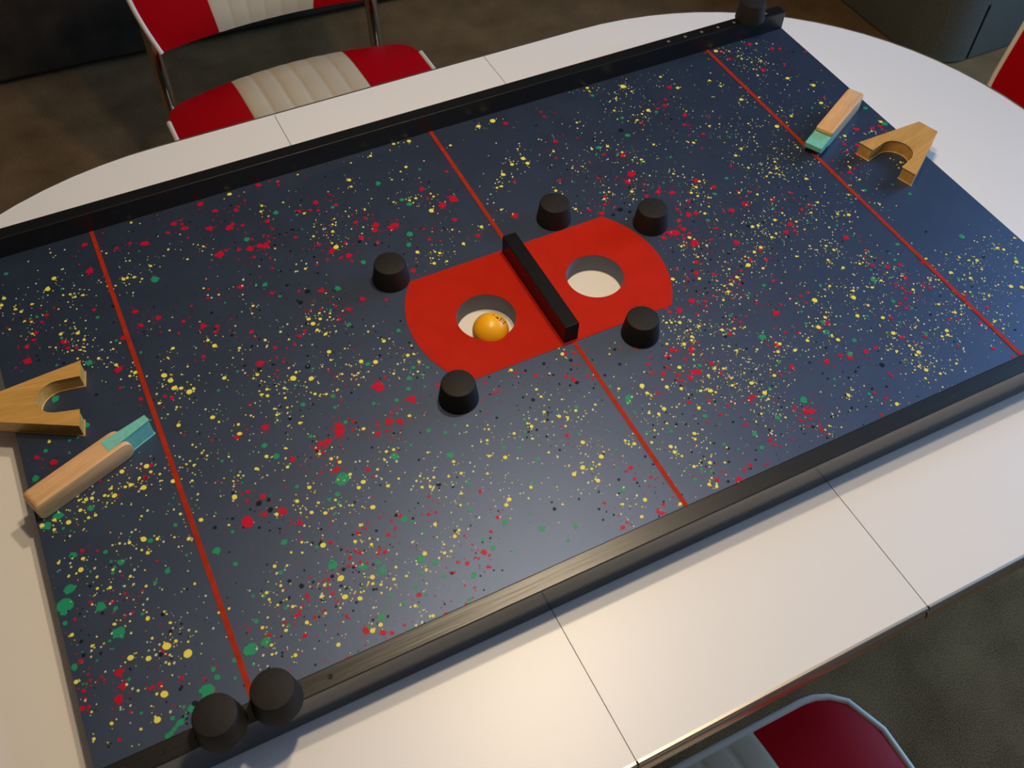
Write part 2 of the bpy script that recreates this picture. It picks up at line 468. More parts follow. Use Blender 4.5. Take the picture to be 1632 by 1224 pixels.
# paint splatter: every drop is a thin flat disc of paint; positions in millimetres on the board, size in tenths
Y = '-535,-216,22 -533,-58,25 -532,-268,16 -530,-174,20 -529,-246,11 -527,-102,16 -524,-67,18 -522,-57,18 -522,229,22 -520,191,15 -518,238,25 -517,-262,17 -517,-191,16 -511,-117,26 -511,-65,27 -510,31,18 -510,217,18 -509,-154,12 -507,-107,19 -505,211,20 -504,196,15 -502,-141,15 -500,-130,15 -500,175,16 -499,-236,14 -499,-57,20 -498,-46,14 -498,192,16 -496,-180,16 -494,-68,17 -493,217,17 -492,-245,14 -492,-145,18 -492,-48,21 -491,-215,28 -488,-68,17 -487,-49,20 -486,-129,15 -484,-275,30 -484,-183,11 -482,146,14 -478,-222,27 -476,-51,17 -475,-106,14 -474,-257,34 -474,-142,16 -474,162,21 -474,232,32 -471,-206,14 -470,-187,21 -469,-46,17 -468,-55,26 -468,135,13 -467,-109,18 -466,178,16 -465,122,14 -465,245,29 -464,-234,14 -464,-157,15 -462,-218,38 -461,216,15 -461,286,12 -460,132,14 -459,-121,14 -458,156,24 -457,-50,17 -456,-187,12 -456,-32,26 -456,134,14 -455,-126,19 -455,-111,29 -454,-217,17 -454,-199,15 -454,144,18 -454,214,18 -452,-50,23 -451,-87,14 -450,208,17 -448,-232,41 -446,113,19 -445,-222,12 -444,-116,18 -443,-46,17 -442,-58,30 -442,207,18 -434,-36,29 -432,-44,18 -432,97,21 -430,-121,13 -430,119,14 -426,-173,14 -425,-50,15 -423,77,17 -422,124,13 -419,-128,20 -419,-100,17 -417,79,24 -416,-63,26 -416,209,12 -415,-208,13 -408,206,14 -406,259,14 -405,31,18 -404,-114,23 -400,-70,15 -400,-50,13 -398,212,24 -396,-48,13 -395,-3,24 -394,-54,15 -394,212,19 -392,63,33 -391,19,15 -389,-31,13 -388,54,33 -387,43,31 -387,210,20 -386,-263,14 -386,-237,18 -384,-255,16 -383,-130,14 -383,84,14 -381,40,23 -380,-49,13 -380,204,15 -375,32,34 -375,94,21 -373,-215,15 -373,-208,18 -372,119,13 -370,-104,29 -370,34,20 -370,296,18 -369,-272,19 -369,-248,18 -368,-223,15 -368,64,14 -367,219,19 -366,-87,13 -363,-8,26 -362,-59,13 -360,-207,16 -360,-83,15 -359,-187,19 -359,-16,15 -357,-230,17 -351,-249,20 -349,-191,14 -345,-38,24 -343,-83,18 -343,-27,18 -343,236,16 -341,-138,20 -340,89,21 -339,34,24 -336,79,29 -334,-279,21 -334,-248,15 -333,-185,14 -332,-232,19 -330,-175,15 -330,-74,22 -329,-22,14 -328,212,16 -326,-223,16 -324,162,15 -321,-146,13 -320,-133,22 -316,-94,18 -314,-241,28 -314,-186,29 -314,65,18 -313,21,14 -312,-150,21 -312,-2,17 -312,146,15 -311,-223,31 -311,-73,16 -308,24,21 -307,-6,20 -307,224,16 -306,-32,18 -306,-24,15 -305,-124,22 -305,2,19 -304,-280,25 -303,-248,24 -303,-143,16 -301,-156,21 -300,-243,12 -296,-278,23 -294,-154,16 -294,-28,14 -292,-16,16 -289,-51,20 -289,-4,20 -288,-240,16 -288,-147,16 -288,105,15 -287,-195,20 -287,64,19 -286,-234,25 -284,-93,18 -284,115,18 -282,-244,16 -282,156,15 -277,-181,16 -277,4,35 -276,-159,14 -276,-103,21 -275,-204,18 -272,10,17 -270,-244,18 -270,-110,21 -269,68,15 -266,-127,19 -264,-234,15 -264,-144,23 -264,-24,19 -263,-275,17 -261,-4,30 -260,-169,26 -259,-246,15 -258,-140,26 -256,295,28 -254,-29,17 -253,-290,17 -243,-29,14 -241,-248,17 -241,-133,16 -239,-154,20 -237,72,23 -236,-233,24 -236,-84,21 -236,187,14 -235,10,16 -235,64,30 -234,54,20 -233,21,26 -232,251,20 -231,-126,15 -231,-12,16 -228,45,21 -228,260,20 -227,-151,15 -226,-118,19 -226,67,21 -224,75,17 -221,-32,14 -221,-19,14 -220,-240,17 -219,-119,18 -217,-232,13 -217,18,13 -216,-210,20 -216,-18,16 -216,65,13 -216,143,17 -214,-241,14 -214,70,15 -213,-25,13 -211,-169,17 -208,-157,15 -208,-5,26 -208,99,12 -205,-229,21 -204,-172,17 -204,255,15 -199,-225,17 -197,-164,16 -195,-12,29 -191,-136,15 -191,187,18 -190,-89,21 -188,227,18 -187,-202,16 -187,29,15 -184,-169,15 -184,-34,16 -181,-191,16 -177,10,24 -177,193,14 -176,168,16 -174,160,32 -173,-156,18 -173,294,15 -172,-171,18 -169,185,21 -165,196,16 -162,-18,23 -161,-42,14 -160,204,14 -156,-19,16 -155,-31,16 -150,-182,16 -149,-220,22 -144,-216,25 -144,-124,14 -144,210,13 -140,-165,18 -140,168,12 -135,177,14 -134,-148,17 -127,-173,24 -127,-137,15 -123,203,16 -123,247,20 -121,259,28 -120,-213,19 -108,287,13 -107,-152,18 -102,-242,13 -95,114,26 -94,-165,15 -90,-147,15 -88,-152,21 -88,201,16 -87,-186,15 -85,90,23 -82,289,21 -77,-218,25 -77,106,16 -75,-81,21 -75,238,15 -74,-152,14 -73,102,21 -71,87,17 -70,196,17 -69,-142,19 -66,-215,27 -63,-124,17 -63,-114,17 -62,196,20 -60,-234,25 -60,247,15 -59,-220,16 -58,-166,15 -58,-153,22 -54,-214,13 -54,169,33 -52,-266,16 -52,-190,24 -51,-158,15 -51,252,23 -50,-219,16 -48,298,23 -46,-136,12 -45,130,16 -44,-212,28 -43,-285,19 -43,104,23 -43,196,15 -42,190,17 -40,-154,19 -31,-271,23 -29,295,29 -19,-156,16 -18,-85,23 -14,-206,17 -13,-211,15 -13,120,25 -8,-213,21 -4,-289,20 8,-219,18 12,-149,17 14,266,21 18,-208,14 20,136,18 22,-238,21 22,-231,23 24,-188,17 26,-245,16 26,-106,13 30,-260,19 32,-283,21 32,-193,19 32,172,19 33,-206,14 35,-166,22 35,-156,30 37,-288,19 38,-278,13 38,172,20 40,-190,25 46,-263,24 48,-234,18 49,190,30 51,-228,21 57,-168,24 59,-269,15 61,285,32 67,202,27 69,-176,21 72,-204,22 82,-152,24 82,287,42 84,206,31 85,-187,17 85,196,29 86,225,15 87,-120,18 93,138,22 94,-191,27 98,-195,16 99,100,20 102,-95,17 103,-174,19 103,-128,26 104,-144,16 107,-97,17 113,-127,18 114,-242,11 114,-169,19 115,-101,22 116,-123,21 118,-195,19 119,-251,11 120,-114,13 122,-173,18 124,-237,16 124,202,19 130,165,15 131,-114,17 137,-201,24 138,-201,19 138,-187,13 138,101,18 141,-225,16 142,-217,28 142,-44,24 143,-251,14 143,162,13 148,-159,18 149,109,17 150,-129,22 163,-133,17 164,-203,22 165,-195,13 168,-167,16 169,-56,22 169,86,15 169,186,19 170,-286,11 174,98,24 175,-94,17 176,-278,14 177,239,18 178,-5,18 186,-179,21 186,-27,16 187,-86,21 188,-77,15 189,182,23 194,-171,23 194,3,25 196,-78,21 200,165,17 203,-185,21 204,147,13 205,-16,18 207,-58,17 208,-72,24 208,113,13 214,143,21 217,-256,21 223,-180,21 223,289,16 224,-252,11 224,296,25 230,-62,33 232,29,20 232,240,18 236,104,17 237,66,22 240,-13,16 241,58,20 242,-73,17 243,37,15 243,161,19 244,-132,15 245,-170,28 247,261,18 248,-48,23 248,72,22 249,211,18 251,-185,17 253,-193,25 254,-286,24 257,79,21 259,-45,25 260,-162,22 261,219,18 265,-137,34 268,279,43 270,-13,25 272,222,30 273,265,18 277,-14,22 280,-37,22 287,-74,16 288,-34,18 289,42,17 290,143,21 293,-175,25 293,-127,19 299,-232,18 300,-222,12 300,-15,22 302,-273,16 306,-258,16 306,-152,31 307,30,19 310,-265,26 311,-67,16 312,-211,28 312,-144,21 313,-168,19 314,-245,20 315,-9,15 316,-232,18 316,-189,25 316,-94,19 316,200,14 319,-243,28 320,-275,18 321,-28,18 324,-111,23 324,100,23 324,276,21 325,74,17 326,162,18 328,-75,18 332,-84,20 332,246,27 334,-149,19 336,52,17 338,-215,15 338,108,19 340,160,14 344,-272,16 344,56,17 345,-114,19 346,-23,18 348,-204,12 350,-145,19 350,-52,16 352,48,17 356,-237,17 356,59,21 361,70,19 363,-238,20 364,-138,14 364,-111,14 364,-12,19 365,120,14 366,-233,25 373,-171,21 373,-38,18 374,145,16 375,-149,14 375,91,14 377,28,23 379,56,13 379,242,19 384,-200,19 384,-45,26 386,225,19 392,-217,20 394,190,29 396,-222,15 400,-168,17 403,80,18 404,125,34 405,-212,15 406,-17,17 409,-172,14 415,40,13 418,-140,16 418,184,16 420,126,14 422,-245,17 423,-257,15 423,-198,14 424,294,34 428,-201,14 429,-246,12 429,-169,24 429,-46,17 429,149,14 433,134,22 435,-1,17 439,22,19 440,286,15 443,-214,17 443,-185,23 444,224,19 446,264,19 447,238,15 450,42,10 452,281,13 454,-155,16 454,252,15 461,-163,16 464,-206,14 464,-180,16 467,249,17 469,-167,23 471,73,24 475,-214,29 477,202,29 485,-220,26 485,140,29 485,285,19 499,175,33 502,3,17 503,-142,14 504,-162,21 508,-188,27 508,66,18 509,-167,21 531,76,28 534,-158,18'
R = '-535,-240,25 -531,-233,15 -531,-226,19 -530,-241,17 -528,-200,23 -525,-161,16 -524,18,25 -516,-221,13 -511,6,35 -511,140,41 -508,-245,38 -508,160,27 -506,-99,21 -502,-236,30 -502,-223,33 -500,166,23 -496,175,23 -493,-159,20 -488,187,20 -482,-156,16 -482,195,25 -481,-247,18 -480,-176,16 -475,-247,22 -473,150,32 -473,202,15 -471,140,22 -466,-221,16 -465,-56,14 -458,-250,20 -438,-47,23 -436,181,23 -431,90,38 -430,-253,14 -430,-37,21 -428,240,39 -425,283,30 -420,44,25 -418,129,28 -398,37,22 -398,160,28 -397,-234,17 -397,139,28 -394,262,26 -392,32,22 -382,-246,18 -379,264,21 -378,141,31 -371,-34,15 -368,-294,15 -368,-241,19 -367,-135,57 -364,256,42 -361,-113,16 -358,-239,17 -357,-104,22 -356,-259,24 -356,125,23 -353,-236,16 -351,-133,27 -350,70,26 -349,-233,13 -349,-41,26 -347,-115,29 -343,-226,24 -339,110,34 -337,262,25 -335,-245,16 -335,-210,14 -335,-137,41 -331,-293,16 -330,-171,14 -330,97,24 -327,273,32 -326,-9,19 -326,103,25 -325,-156,27 -324,146,17 -323,-233,18 -321,-219,19 -321,-42,36 -319,-258,20 -319,262,28 -319,269,21 -309,-277,33 -309,-88,30 -307,-186,24 -301,37,38 -297,-285,28 -297,-208,22 -296,-217,14 -296,81,24 -294,204,50 -292,249,39 -291,293,35 -290,-289,22 -289,-114,16 -288,147,30 -287,-207,21 -286,207,21 -284,-86,27 -282,-188,23 -281,50,23 -280,-93,19 -279,28,16 -279,275,31 -278,-287,16 -278,-83,33 -276,-185,14 -275,-116,32 -273,-215,17 -273,202,23 -272,-83,36 -272,241,43 -267,-216,24 -267,245,25 -262,-81,27 -261,184,21 -261,198,40 -260,124,24 -258,-201,21 -258,-77,45 -258,238,23 -257,266,29 -256,-267,26 -256,-70,44 -253,54,23 -253,270,18 -250,198,35 -249,-129,25 -248,159,17 -246,-81,18 -246,58,23 -244,196,39 -243,-42,16 -242,-293,16 -242,-72,21 -241,-188,20 -239,200,25 -236,-12,16 -232,82,18 -230,233,29 -229,218,18 -226,-96,30 -223,-292,13 -222,-86,20 -221,-24,16 -221,296,31 -220,-261,16 -217,-198,20 -217,-96,20 -215,-107,15 -211,105,34 -210,-282,14 -210,-199,17 -210,-87,41 -210,194,21 -208,58,25 -206,-258,24 -205,-79,18 -205,77,20 -204,-42,61 -201,-91,35 -198,292,26 -197,-256,14 -197,-232,14 -197,-77,15 -195,-258,14 -194,-34,19 -194,67,27 -192,233,25 -191,-269,19 -190,172,25 -189,146,19 -188,-255,28 -181,156,31 -180,-71,48 -180,229,25 -178,158,21 -176,74,27 -175,142,21 -172,225,22 -170,239,33 -166,142,37 -164,-196,20 -162,-228,21 -162,163,21 -153,63,19 -150,-67,22 -150,225,26 -143,162,32 -140,188,27 -129,148,23 -127,189,20 -125,167,30 -121,174,38 -110,90,31 -106,-84,17 -106,163,39 -103,-100,19 -100,164,39 -98,-99,19 -75,127,23 -74,145,18 -72,-86,21 -66,-258,16 -64,-287,24 -62,-176,24 -62,-164,12 -58,-284,16 -55,-98,24 -50,189,18 -49,208,33 -38,172,46 -36,144,27 -28,-247,22 -28,-112,24 -26,-288,26 -25,-235,25 -24,-290,23 -23,-119,29 -23,109,27 -23,176,55 -18,-282,19 -14,-86,23 -13,-252,19 -10,224,25 -9,-122,19 -6,-89,24 30,120,40 42,-282,21 44,-170,22 45,-240,15 51,-276,16 52,-146,22 55,-135,23 56,173,22 60,-291,32 63,-152,27 67,-194,22 75,-168,21 76,-160,26 77,-134,21 79,-282,22 85,-169,32 86,-201,20 87,-220,20 87,-129,26 90,-131,28 92,-164,32 94,-288,18 94,-146,21 95,276,30 97,-165,35 100,-214,19 102,-241,18 106,-137,36 106,152,24 112,-77,22 113,92,24 114,-273,21 114,-266,23 114,-84,20 115,-162,26 116,-177,21 123,81,31 124,-86,37 125,-217,30 130,-216,25 133,-276,15 134,92,22 135,218,33 138,-99,20 141,105,22 144,-80,37 145,267,20 146,277,18 150,136,23 153,-94,20 153,-33,16 154,-260,19 155,-137,26 156,-269,17 156,-87,22 157,-51,21 158,-246,22 164,-263,20 166,-278,21 166,-254,37 167,16,29 169,-84,20 170,-256,37 170,-205,19 171,-122,20 171,-47,31 174,-257,22 174,-128,22 178,19,40 178,171,21 179,115,38 180,-33,28 184,17,47 186,84,26 187,-202,29 187,-57,26 188,5,23 189,-86,19 190,126,49 191,-171,33 194,103,21 195,-7,52 195,18,29 198,9,23 198,160,35 199,32,29 200,-73,21 202,84,35 205,-113,20 205,-82,22 206,49,24 207,89,21 208,-160,18 214,-10,21 214,36,37 216,-134,37 217,76,34 218,-65,19 221,-167,22 223,34,29 224,-211,32 226,55,24 228,-126,20 231,-290,19 231,3,22 237,-56,23 239,-27,36 241,-94,22 242,-211,24 243,-265,21 249,-218,29 251,204,26 253,-63,25 254,82,32 255,-125,20 256,-48,23 257,-169,27 264,-124,17 264,20,37 267,63,30 269,-219,28 273,-256,18 281,-219,23 284,22,39 284,24,30 285,220,22 297,222,28 298,178,26 300,-37,29 300,38,22 304,232,24 307,86,21 310,152,26 310,194,32 311,-39,23 312,-28,33 316,-219,25 319,14,22 323,252,31 324,-193,20 339,-14,22 340,-229,23 345,15,24 346,-181,20 348,-189,24 352,-11,26 356,-122,25 357,-177,21 357,-74,34 361,-156,21 364,-164,21 364,-100,21 368,-173,21 370,-132,25 377,-153,28 381,-221,17 385,-135,25 387,-172,17 392,-177,21 394,-273,23 406,-240,22 410,-143,21 419,-203,24 429,-226,24 430,290,26 431,271,26 433,15,27 442,18,17 454,48,23 458,231,36 460,60,24 462,36,23 474,52,29 476,288,30 492,230,23 493,77,36 496,148,21 498,266,30 507,261,24 513,70,30 524,58,24 524,69,28 535,241,19'
G = '-534,-203,27 -533,-161,21 -530,-145,72 -529,-60,39 -529,-5,32 -523,-131,46 -518,-54,42 -515,22,21 -514,-100,30 -510,274,24 -503,-193,14 -503,-159,41 -495,80,37 -494,-264,14 -494,-189,52 -492,-166,21 -490,-59,28 -488,-109,22 -480,-291,25 -478,-125,30 -477,-290,20 -474,-288,22 -474,35,30 -473,-279,20 -473,-181,16 -471,-286,20 -468,-285,27 -464,-282,17 -458,-278,30 -456,-157,18 -456,112,35 -450,-115,25 -444,-151,25 -442,-269,58 -435,169,20 -433,-254,23 -432,-262,26 -426,-109,20 -415,-254,23 -402,-251,49 -400,-251,55 -400,-150,35 -389,-229,20 -389,-170,22 -387,-250,39 -382,-138,17 -369,-61,16 -368,197,42 -366,-245,18 -356,-195,22 -344,-168,28 -328,-61,27 -322,-78,30 -315,-118,19 -313,-208,41 -306,-276,19 -293,-272,33 -293,-144,20 -290,-221,34 -285,-70,24 -284,-142,26 -279,-31,25 -278,-257,22 -276,-232,33 -276,-223,25 -274,-128,66 -271,-269,19 -263,139,29 -260,214,30 -256,-259,24 -254,116,20 -252,-48,20 -250,-269,18 -249,-69,21 -249,-34,26 -246,-249,18 -241,-236,36 -239,-193,31 -233,-198,17 -231,-245,28 -230,-260,18 -221,-126,39 -219,-290,22 -217,242,29 -216,-60,20 -206,-271,29 -203,-11,26 -201,47,23 -194,-66,22 -194,100,31 -184,-243,20 -181,-210,24 -180,-113,24 -179,-254,25 -178,-58,24 -173,-148,33 -172,-46,28 -171,-183,22 -163,-35,21 -158,-236,31 -158,17,25 -155,125,28 -155,223,24 -150,-41,19 -134,-238,14 -131,-256,31 -123,-162,18 -110,-169,20 -102,-266,24 -100,-188,21 -99,129,30 -92,144,37 -92,239,32 -78,201,26 -73,190,31 -44,-253,26 -37,-150,22 12,-168,27 15,-163,36 23,-272,21 32,-216,20 70,-251,18 72,-215,25 101,-270,24 102,-159,23 104,-254,27 136,-248,26 136,-220,19 150,-215,22 169,-116,20 172,-242,35 173,-240,28 178,-248,14 178,185,31 179,-190,24 183,-155,38 192,163,19 222,279,24 223,190,31 228,-95,22 229,18,24 234,223,26 236,-160,20 237,-264,19 248,-179,31 252,-214,29 254,-166,27 262,52,20 268,-201,26 280,215,24 290,70,23 310,2,20 328,-202,17 342,-175,24 343,-226,22 343,-140,36 350,-127,17 366,-103,23 385,-126,21 404,-108,25 429,-19,23 430,-180,23 466,-25,17 474,-208,14 474,-47,22 480,-130,31 511,-184,25 531,107,28 533,71,36'
N = '-525,-196,19 -523,-279,12 -520,-158,13 -507,-136,18 -485,-261,11 -474,-264,10 -468,-223,21 -464,-288,11 -463,-284,12 -461,-280,12 -458,-189,19 -458,68,19 -456,-207,20 -454,-275,28 -449,-212,16 -446,-204,12 -433,-175,12 -417,178,23 -395,-127,21 -392,-273,14 -379,-268,13 -378,-125,17 -365,-222,16 -361,-123,14 -357,-287,12 -352,-206,19 -352,-120,32 -345,-131,31 -344,-215,27 -343,-120,26 -337,-202,12 -332,-235,19 -326,124,20 -324,-246,12 -317,-218,21 -316,85,18 -315,-184,28 -313,-230,14 -312,-256,13 -310,-234,14 -310,-170,14 -310,10,17 -307,-250,16 -306,-216,22 -304,30,25 -301,-197,15 -300,-271,15 -300,-24,18 -297,-236,19 -297,-218,19 -296,-42,23 -296,4,19 -290,30,16 -287,-246,14 -281,-223,14 -278,-249,12 -273,-157,14 -270,-35,15 -266,-193,16 -259,12,32 -245,-150,13 -244,-186,20 -242,128,22 -241,67,23 -239,102,17 -237,98,30 -231,-38,16 -225,110,35 -221,-183,12 -209,207,28 -206,131,17 -202,-140,15 -201,156,21 -196,-173,25 -188,-6,21 -185,-181,16 -178,16,15 -154,-3,16 -151,28,17 -147,157,28 -133,145,23 -125,-114,14 -114,-128,17 -111,-243,20 -91,-151,20 -76,-188,15 -76,147,16 -72,-124,23 -65,-272,13 -62,-88,18 -41,-88,21 -39,-118,14 -39,-105,16 -30,-124,17 -28,-252,15 -22,-124,25 -14,-96,23 8,-128,18 20,-202,15 29,-122,21 34,-103,21 39,-259,18 41,-211,17 50,-288,18 62,-246,14 63,-270,16 71,-257,18 91,-204,16 93,-233,15 120,-256,15 134,73,26 146,77,40 147,-239,14 148,-138,21 154,-213,14 154,69,26 161,-272,20 180,201,23 205,-112,22 208,-82,24 210,-270,17 220,-38,19 220,202,39 224,-275,14 244,-260,17 246,72,19 259,-264,16 266,-10,24 273,-240,32 363,-248,15 448,-106,18 480,-166,21'
rng = random.Random(7)
def in_goal(x, y, m=0):
    return abs(y) < 76 + m and (x - cg)**2 + y*y < (Rg + m)**2 and (x + cg)**2 + y*y < (Rg + m)**2
def drop(bm, x, y, r, z, n, wob=0.12, stretch=1.0, ang=0.0):
    top = []; ph = rng.random()*6.28; z = z + rng.random()*0.00003
    ca, sa = math.cos(ang), math.sin(ang)
    for i in range(n):
        a = ph + 2*math.pi*i/n
        q = r*(1 + wob*(rng.random() - 0.5)*2)
        dx, dy = q*math.cos(a)*stretch, q*math.sin(a)
        px = min(max(x + dx*ca - dy*sa, UL + 0.2), UR - 0.2); py = min(max(y + dx*sa + dy*ca, VN + 0.2), VF - 0.2)
        top.append((px*MM, py*MM))
    t = [bm.verts.new((px, py, BT + z)) for px, py in top]
    bm.faces.new(t)
    lo = [bm.verts.new((px, py, BT - 0.0001)) for px, py in top]
    for i in range(n): bm.faces.new((t[i], t[(i+1) % n], lo[(i+1) % n], lo[i]))
def parse(s): return [tuple(int(v) for v in t.split(',')) for t in s.split()]
big = {'Y': parse(Y), 'R': parse(R), 'G': parse(G), 'N': parse(N)}
layer = {'G': 0.00014, 'N': 0.00018, 'R': 0.00022, 'Y': 0.00028, 'P': 0.00026}
bms = {k: bmesh.new() for k in 'GNRYP'}
for k, lst in big.items():
    for x, y, r10 in lst:
        r = r10/10
        if in_goal(x, y, -2): continue
        drop(bms[k], x, y, r*(0.84 if k != 'G' else 0.92), layer[k], 16 if r > 1.6 else 9, 0.09 if k in 'RG' else 0.06, 1.0 + 0.15*rng.random(), rng.random()*3.1)
        if k in 'RG' and r > 2.6:
            for _ in range(3):
                a = rng.random()*6.28
                drop(bms[k], x + r*0.9*math.cos(a), y + r*0.9*math.sin(a), r*0.35, layer[k], 8, 0.1)
        if k in 'YR' and r > 1.5:                       # fine spatter thrown off by a larger drop
            for _ in range(3 if k == 'Y' else 4):
                a = rng.random()*6.28; d = r + rng.expovariate(1/9.0)
                xx, yy = x + d*math.cos(a), y + d*math.sin(a)
                if UL + 2 < xx < UR - 2 and VN + 2 < yy < VF - 2 and not in_goal(xx, yy, 1):
                    drop(bms[k], xx, yy, rng.uniform(0.35, 0.9), layer[k], 6, 0.1)
# fine mist of tiny drops, denser round the big ones
seedsY = big['Y']; seedsR = big['R']; seedsN = big['N']; seedsG = big['G']
def mist(key, seeds, count, sig, r0, r1):
    k = 0
    while k < count:
        sx, sy, _ = seeds[rng.randrange(len(seeds))]
        x, y = rng.gauss(sx, sig), rng.gauss(sy, sig)
        if not (UL + 2 < x < UR - 2 and VN + 2 < y < VF - 2) or in_goal(x, y, 1): continue
        drop(bms[key], x, y, r0 + (r1 - r0)*rng.random()**2.2, layer[key], 6, 0.08, 1 + 0.4*rng.random(), 0.9)
        k += 1
mist('P', seedsY, 2200, 13, 0.35, 1.15)
mist('P', [s for s in seedsY if s[0] > 100], 1900, 16, 0.3, 1.0)
mist('Y', seedsY, 500, 12, 0.4, 1.2)
mist('R', seedsR, 700, 15, 0.4, 1.6)
mist('N', seedsN + seedsR, 1000, 26, 0.4, 1.5)
mist('G', seedsG + seedsY, 450, 26, 0.5, 1.8)
for k, nm, m in (('G', 'green_paint_drops', 'green_drop'), ('N', 'navy_paint_drops', 'navy_drop'), ('R', 'red_paint_drops', 'red_drop'), ('P', 'pale_paint_mist', 'pale_drop'), ('Y', 'yellow_paint_drops', 'yellow_drop')):
    o = obj(nm, bms[k], m, board, kind='stuff')
    o['label'] = nm.replace('_', ' ') + ' spattered over the blue panel'

# ------------------------------------------------------------------ black tapered rubber stoppers
def stopper_mesh():
    return lathe([(0, 0), (0.0196, 0), (0.0202, 0.0006), (0.0200, 0.003), (0.0171, 0.0236), (0.0165, 0.0250), (0.0155, 0.0254), (0, 0.0254)], 48)
stop0 = obj('rubber_stopper', stopper_mesh(), 'rubber', None, 35)
spots = [
    (-136.8, 88.0, 0, 'black tapered rubber stopper at the far left corner of the orange area'),
    (-137.7, -90.3, 0, 'black tapered rubber stopper at the near left corner, just below the ball'),
    (68.7, -95.9, 0, 'black tapered rubber stopper at the near right edge of the orange area'),
    (164.9, 41.3, 0, 'black tapered rubber stopper beside the right bulging end of the orange area'),
    (68.2, 96.4, 0, 'black tapered rubber stopper behind the orange area, right of the black bar end'),
    (-437.5, -312.0, RH, 'black rubber stopper on the near rail, the one closer to the board corner'),
    (-393.0, -312.0, RH, 'black rubber stopper on the near rail covering the end of the orange line'),
    (484.0, 309.5, RH, 'black rubber stopper standing on the far rail at its right end'),
]
for i, (x, y, z, lab) in enumerate(spots):
    o = stop0 if i == 0 else stop0.copy()
    if i: COL.objects.link(o)
    o.location = (x*MM, y*MM, BOARD_Z + z*MM + 0.0001)
    o.rotation_euler = (0, 0, i*0.7)
    tag(o, lab, 'stopper', 'rubber stoppers on the board' if z == 0 else 'rubber stoppers on the rails')

# ------------------------------------------------------------------ wooden blocks with a U notch
def notch_outline():
    L = 0.0895
    p = [(0, 0.0395), (0, 0.0215), (0.010, 0.0211), (0.0195, 0.0205)]
    for k in range(1, 20):
        a = math.pi/2 - math.pi*k/20
        p.append((0.0195 + 0.0205*math.cos(a), 0.0205*math.sin(a)))
    p += [(0.0195, -0.0205), (0.010, -0.0211), (0, -0.0215), (0, -0.0395), (L, -0.01275), (L, 0.01275)]
    return p
nb = prism(notch_outline(), 0, 0.017, 0.0009, 2)
n0 = obj('notched_block', nb, 'oak', None, 20)
n1 = n0.copy(); COL.objects.link(n1)
n0.location = (-0.4701, 0.0629, BOARD_Z + 0.0001); n0.rotation_euler = (0, 0, math.radians(167.6))
n1.location = (0.4736, 0.0020, BOARD_Z + 0.0001); n1.rotation_euler = (0, 0, math.radians(16.8))
tag(n0, 'varnished wooden A-shaped block with U notch, cut off by the left picture edge', 'wooden block', 'notched wooden blocks')
tag(n1, 'varnished wooden A-shaped block with U notch overhanging the right board edge', 'wooden block', 'notched wooden blocks')

# ------------------------------------------------------------------ strikers: beech sticks with a teal rubber tongue in a slot
def rounded(pts_r):
    out = []
    n = len(pts_r)
    for i in range(n):
        x, y, r = pts_r[i]
        if r == 0: out.append((x, y)); continue
        p = Vector(pts_r[i-1][:2]); q = Vector(pts_r[(i+1) % n][:2]); b = Vector((x, y))
        a = b + (p-b).normalized()*r; c = b + (q-b).normalized()*r
        for k in range(7):
            t = k/6; v = (1-t)**2*a + 2*t*(1-t)*b + t*t*c
            out.append((v.x, v.y))
    return out
def make_striker(loc, rz, roll, label, rr_, rf_):
    t = thing('wooden_striker', label, 'striker', loc, rz, 'strikers with teal tips')
    bms_ = bmesh.new()
    def slab(y0, y1, L, rf):
        o = rounded([(0, 0.011, rr_), (0, -0.011, rr_), (L, -0.011, rf), (L, 0.011, rf)])
        f = [bms_.verts.new((x, y0, z)) for x, z in o]; g = [bms_.verts.new((x, y1, z)) for x, z in o]
        n = len(o)
        bms_.faces.new(f); bms_.faces.new(g[::-1])
        for a in range(n): bms_.faces.new((f[a], f[(a+1) % n], g[(a+1) % n], g[a]))
    slab(-0.0064, 0.0064, 0.080, 0.0)
    for sg in (-1, 1):
        o = rounded([(0, 0.011, rr_), (0, -0.011, rr_), (0.0985, -0.011, rf_), (0.0985, 0.011, rf_)])
        n = len(o)
        rings = []
        for yy, ins in ((0.0064, 0.0), (0.0100, 0.0), (0.0107, 0.0003), (0.0110, 0.0010)):
            cx = 0.049
            rings.append([bms_.verts.new((x + (ins if x < cx else -ins), sg*yy, z - math.copysign(ins, z))) for x, z in o])
        for a, b in zip(rings, rings[1:]):
            for k in range(n): bms_.faces.new((a[k], a[(k+1) % n], b[(k+1) % n], b[k]))
        bms_.faces.new(rings[0]); bms_.faces.new(rings[-1][::-1])
    w = obj('stick', bms_, 'beech', t, 25)
    bmt = prism([(0.0795, -0.0063), (0.124, -0.0035), (0.124, 0.0035), (0.0795, 0.0063)], -0.0112, 0.0112, 0.0007, 2)
    obj('rubber_tip', bmt, 'teal_rubber', t, 15, label='teal rubber wedge')
    for ch in t.children: ch.rotation_euler = (roll, 0, 0)
    return t
make_striker((-0.5345 - 0.0045*0.1, -0.0425 - 0.0012, BOARD_Z + 0.0114), math.radians(21.0), 0, 'beech striker lying with its slot upwards beside the left orange line', 0.006, 0.010)
make_striker((0.5185, 0.1190, BOARD_Z + 0.0114), math.radians(207.8), math.radians(90), 'beech striker lying flat on its cheek beside the right orange line', 0.005, 0.0022)

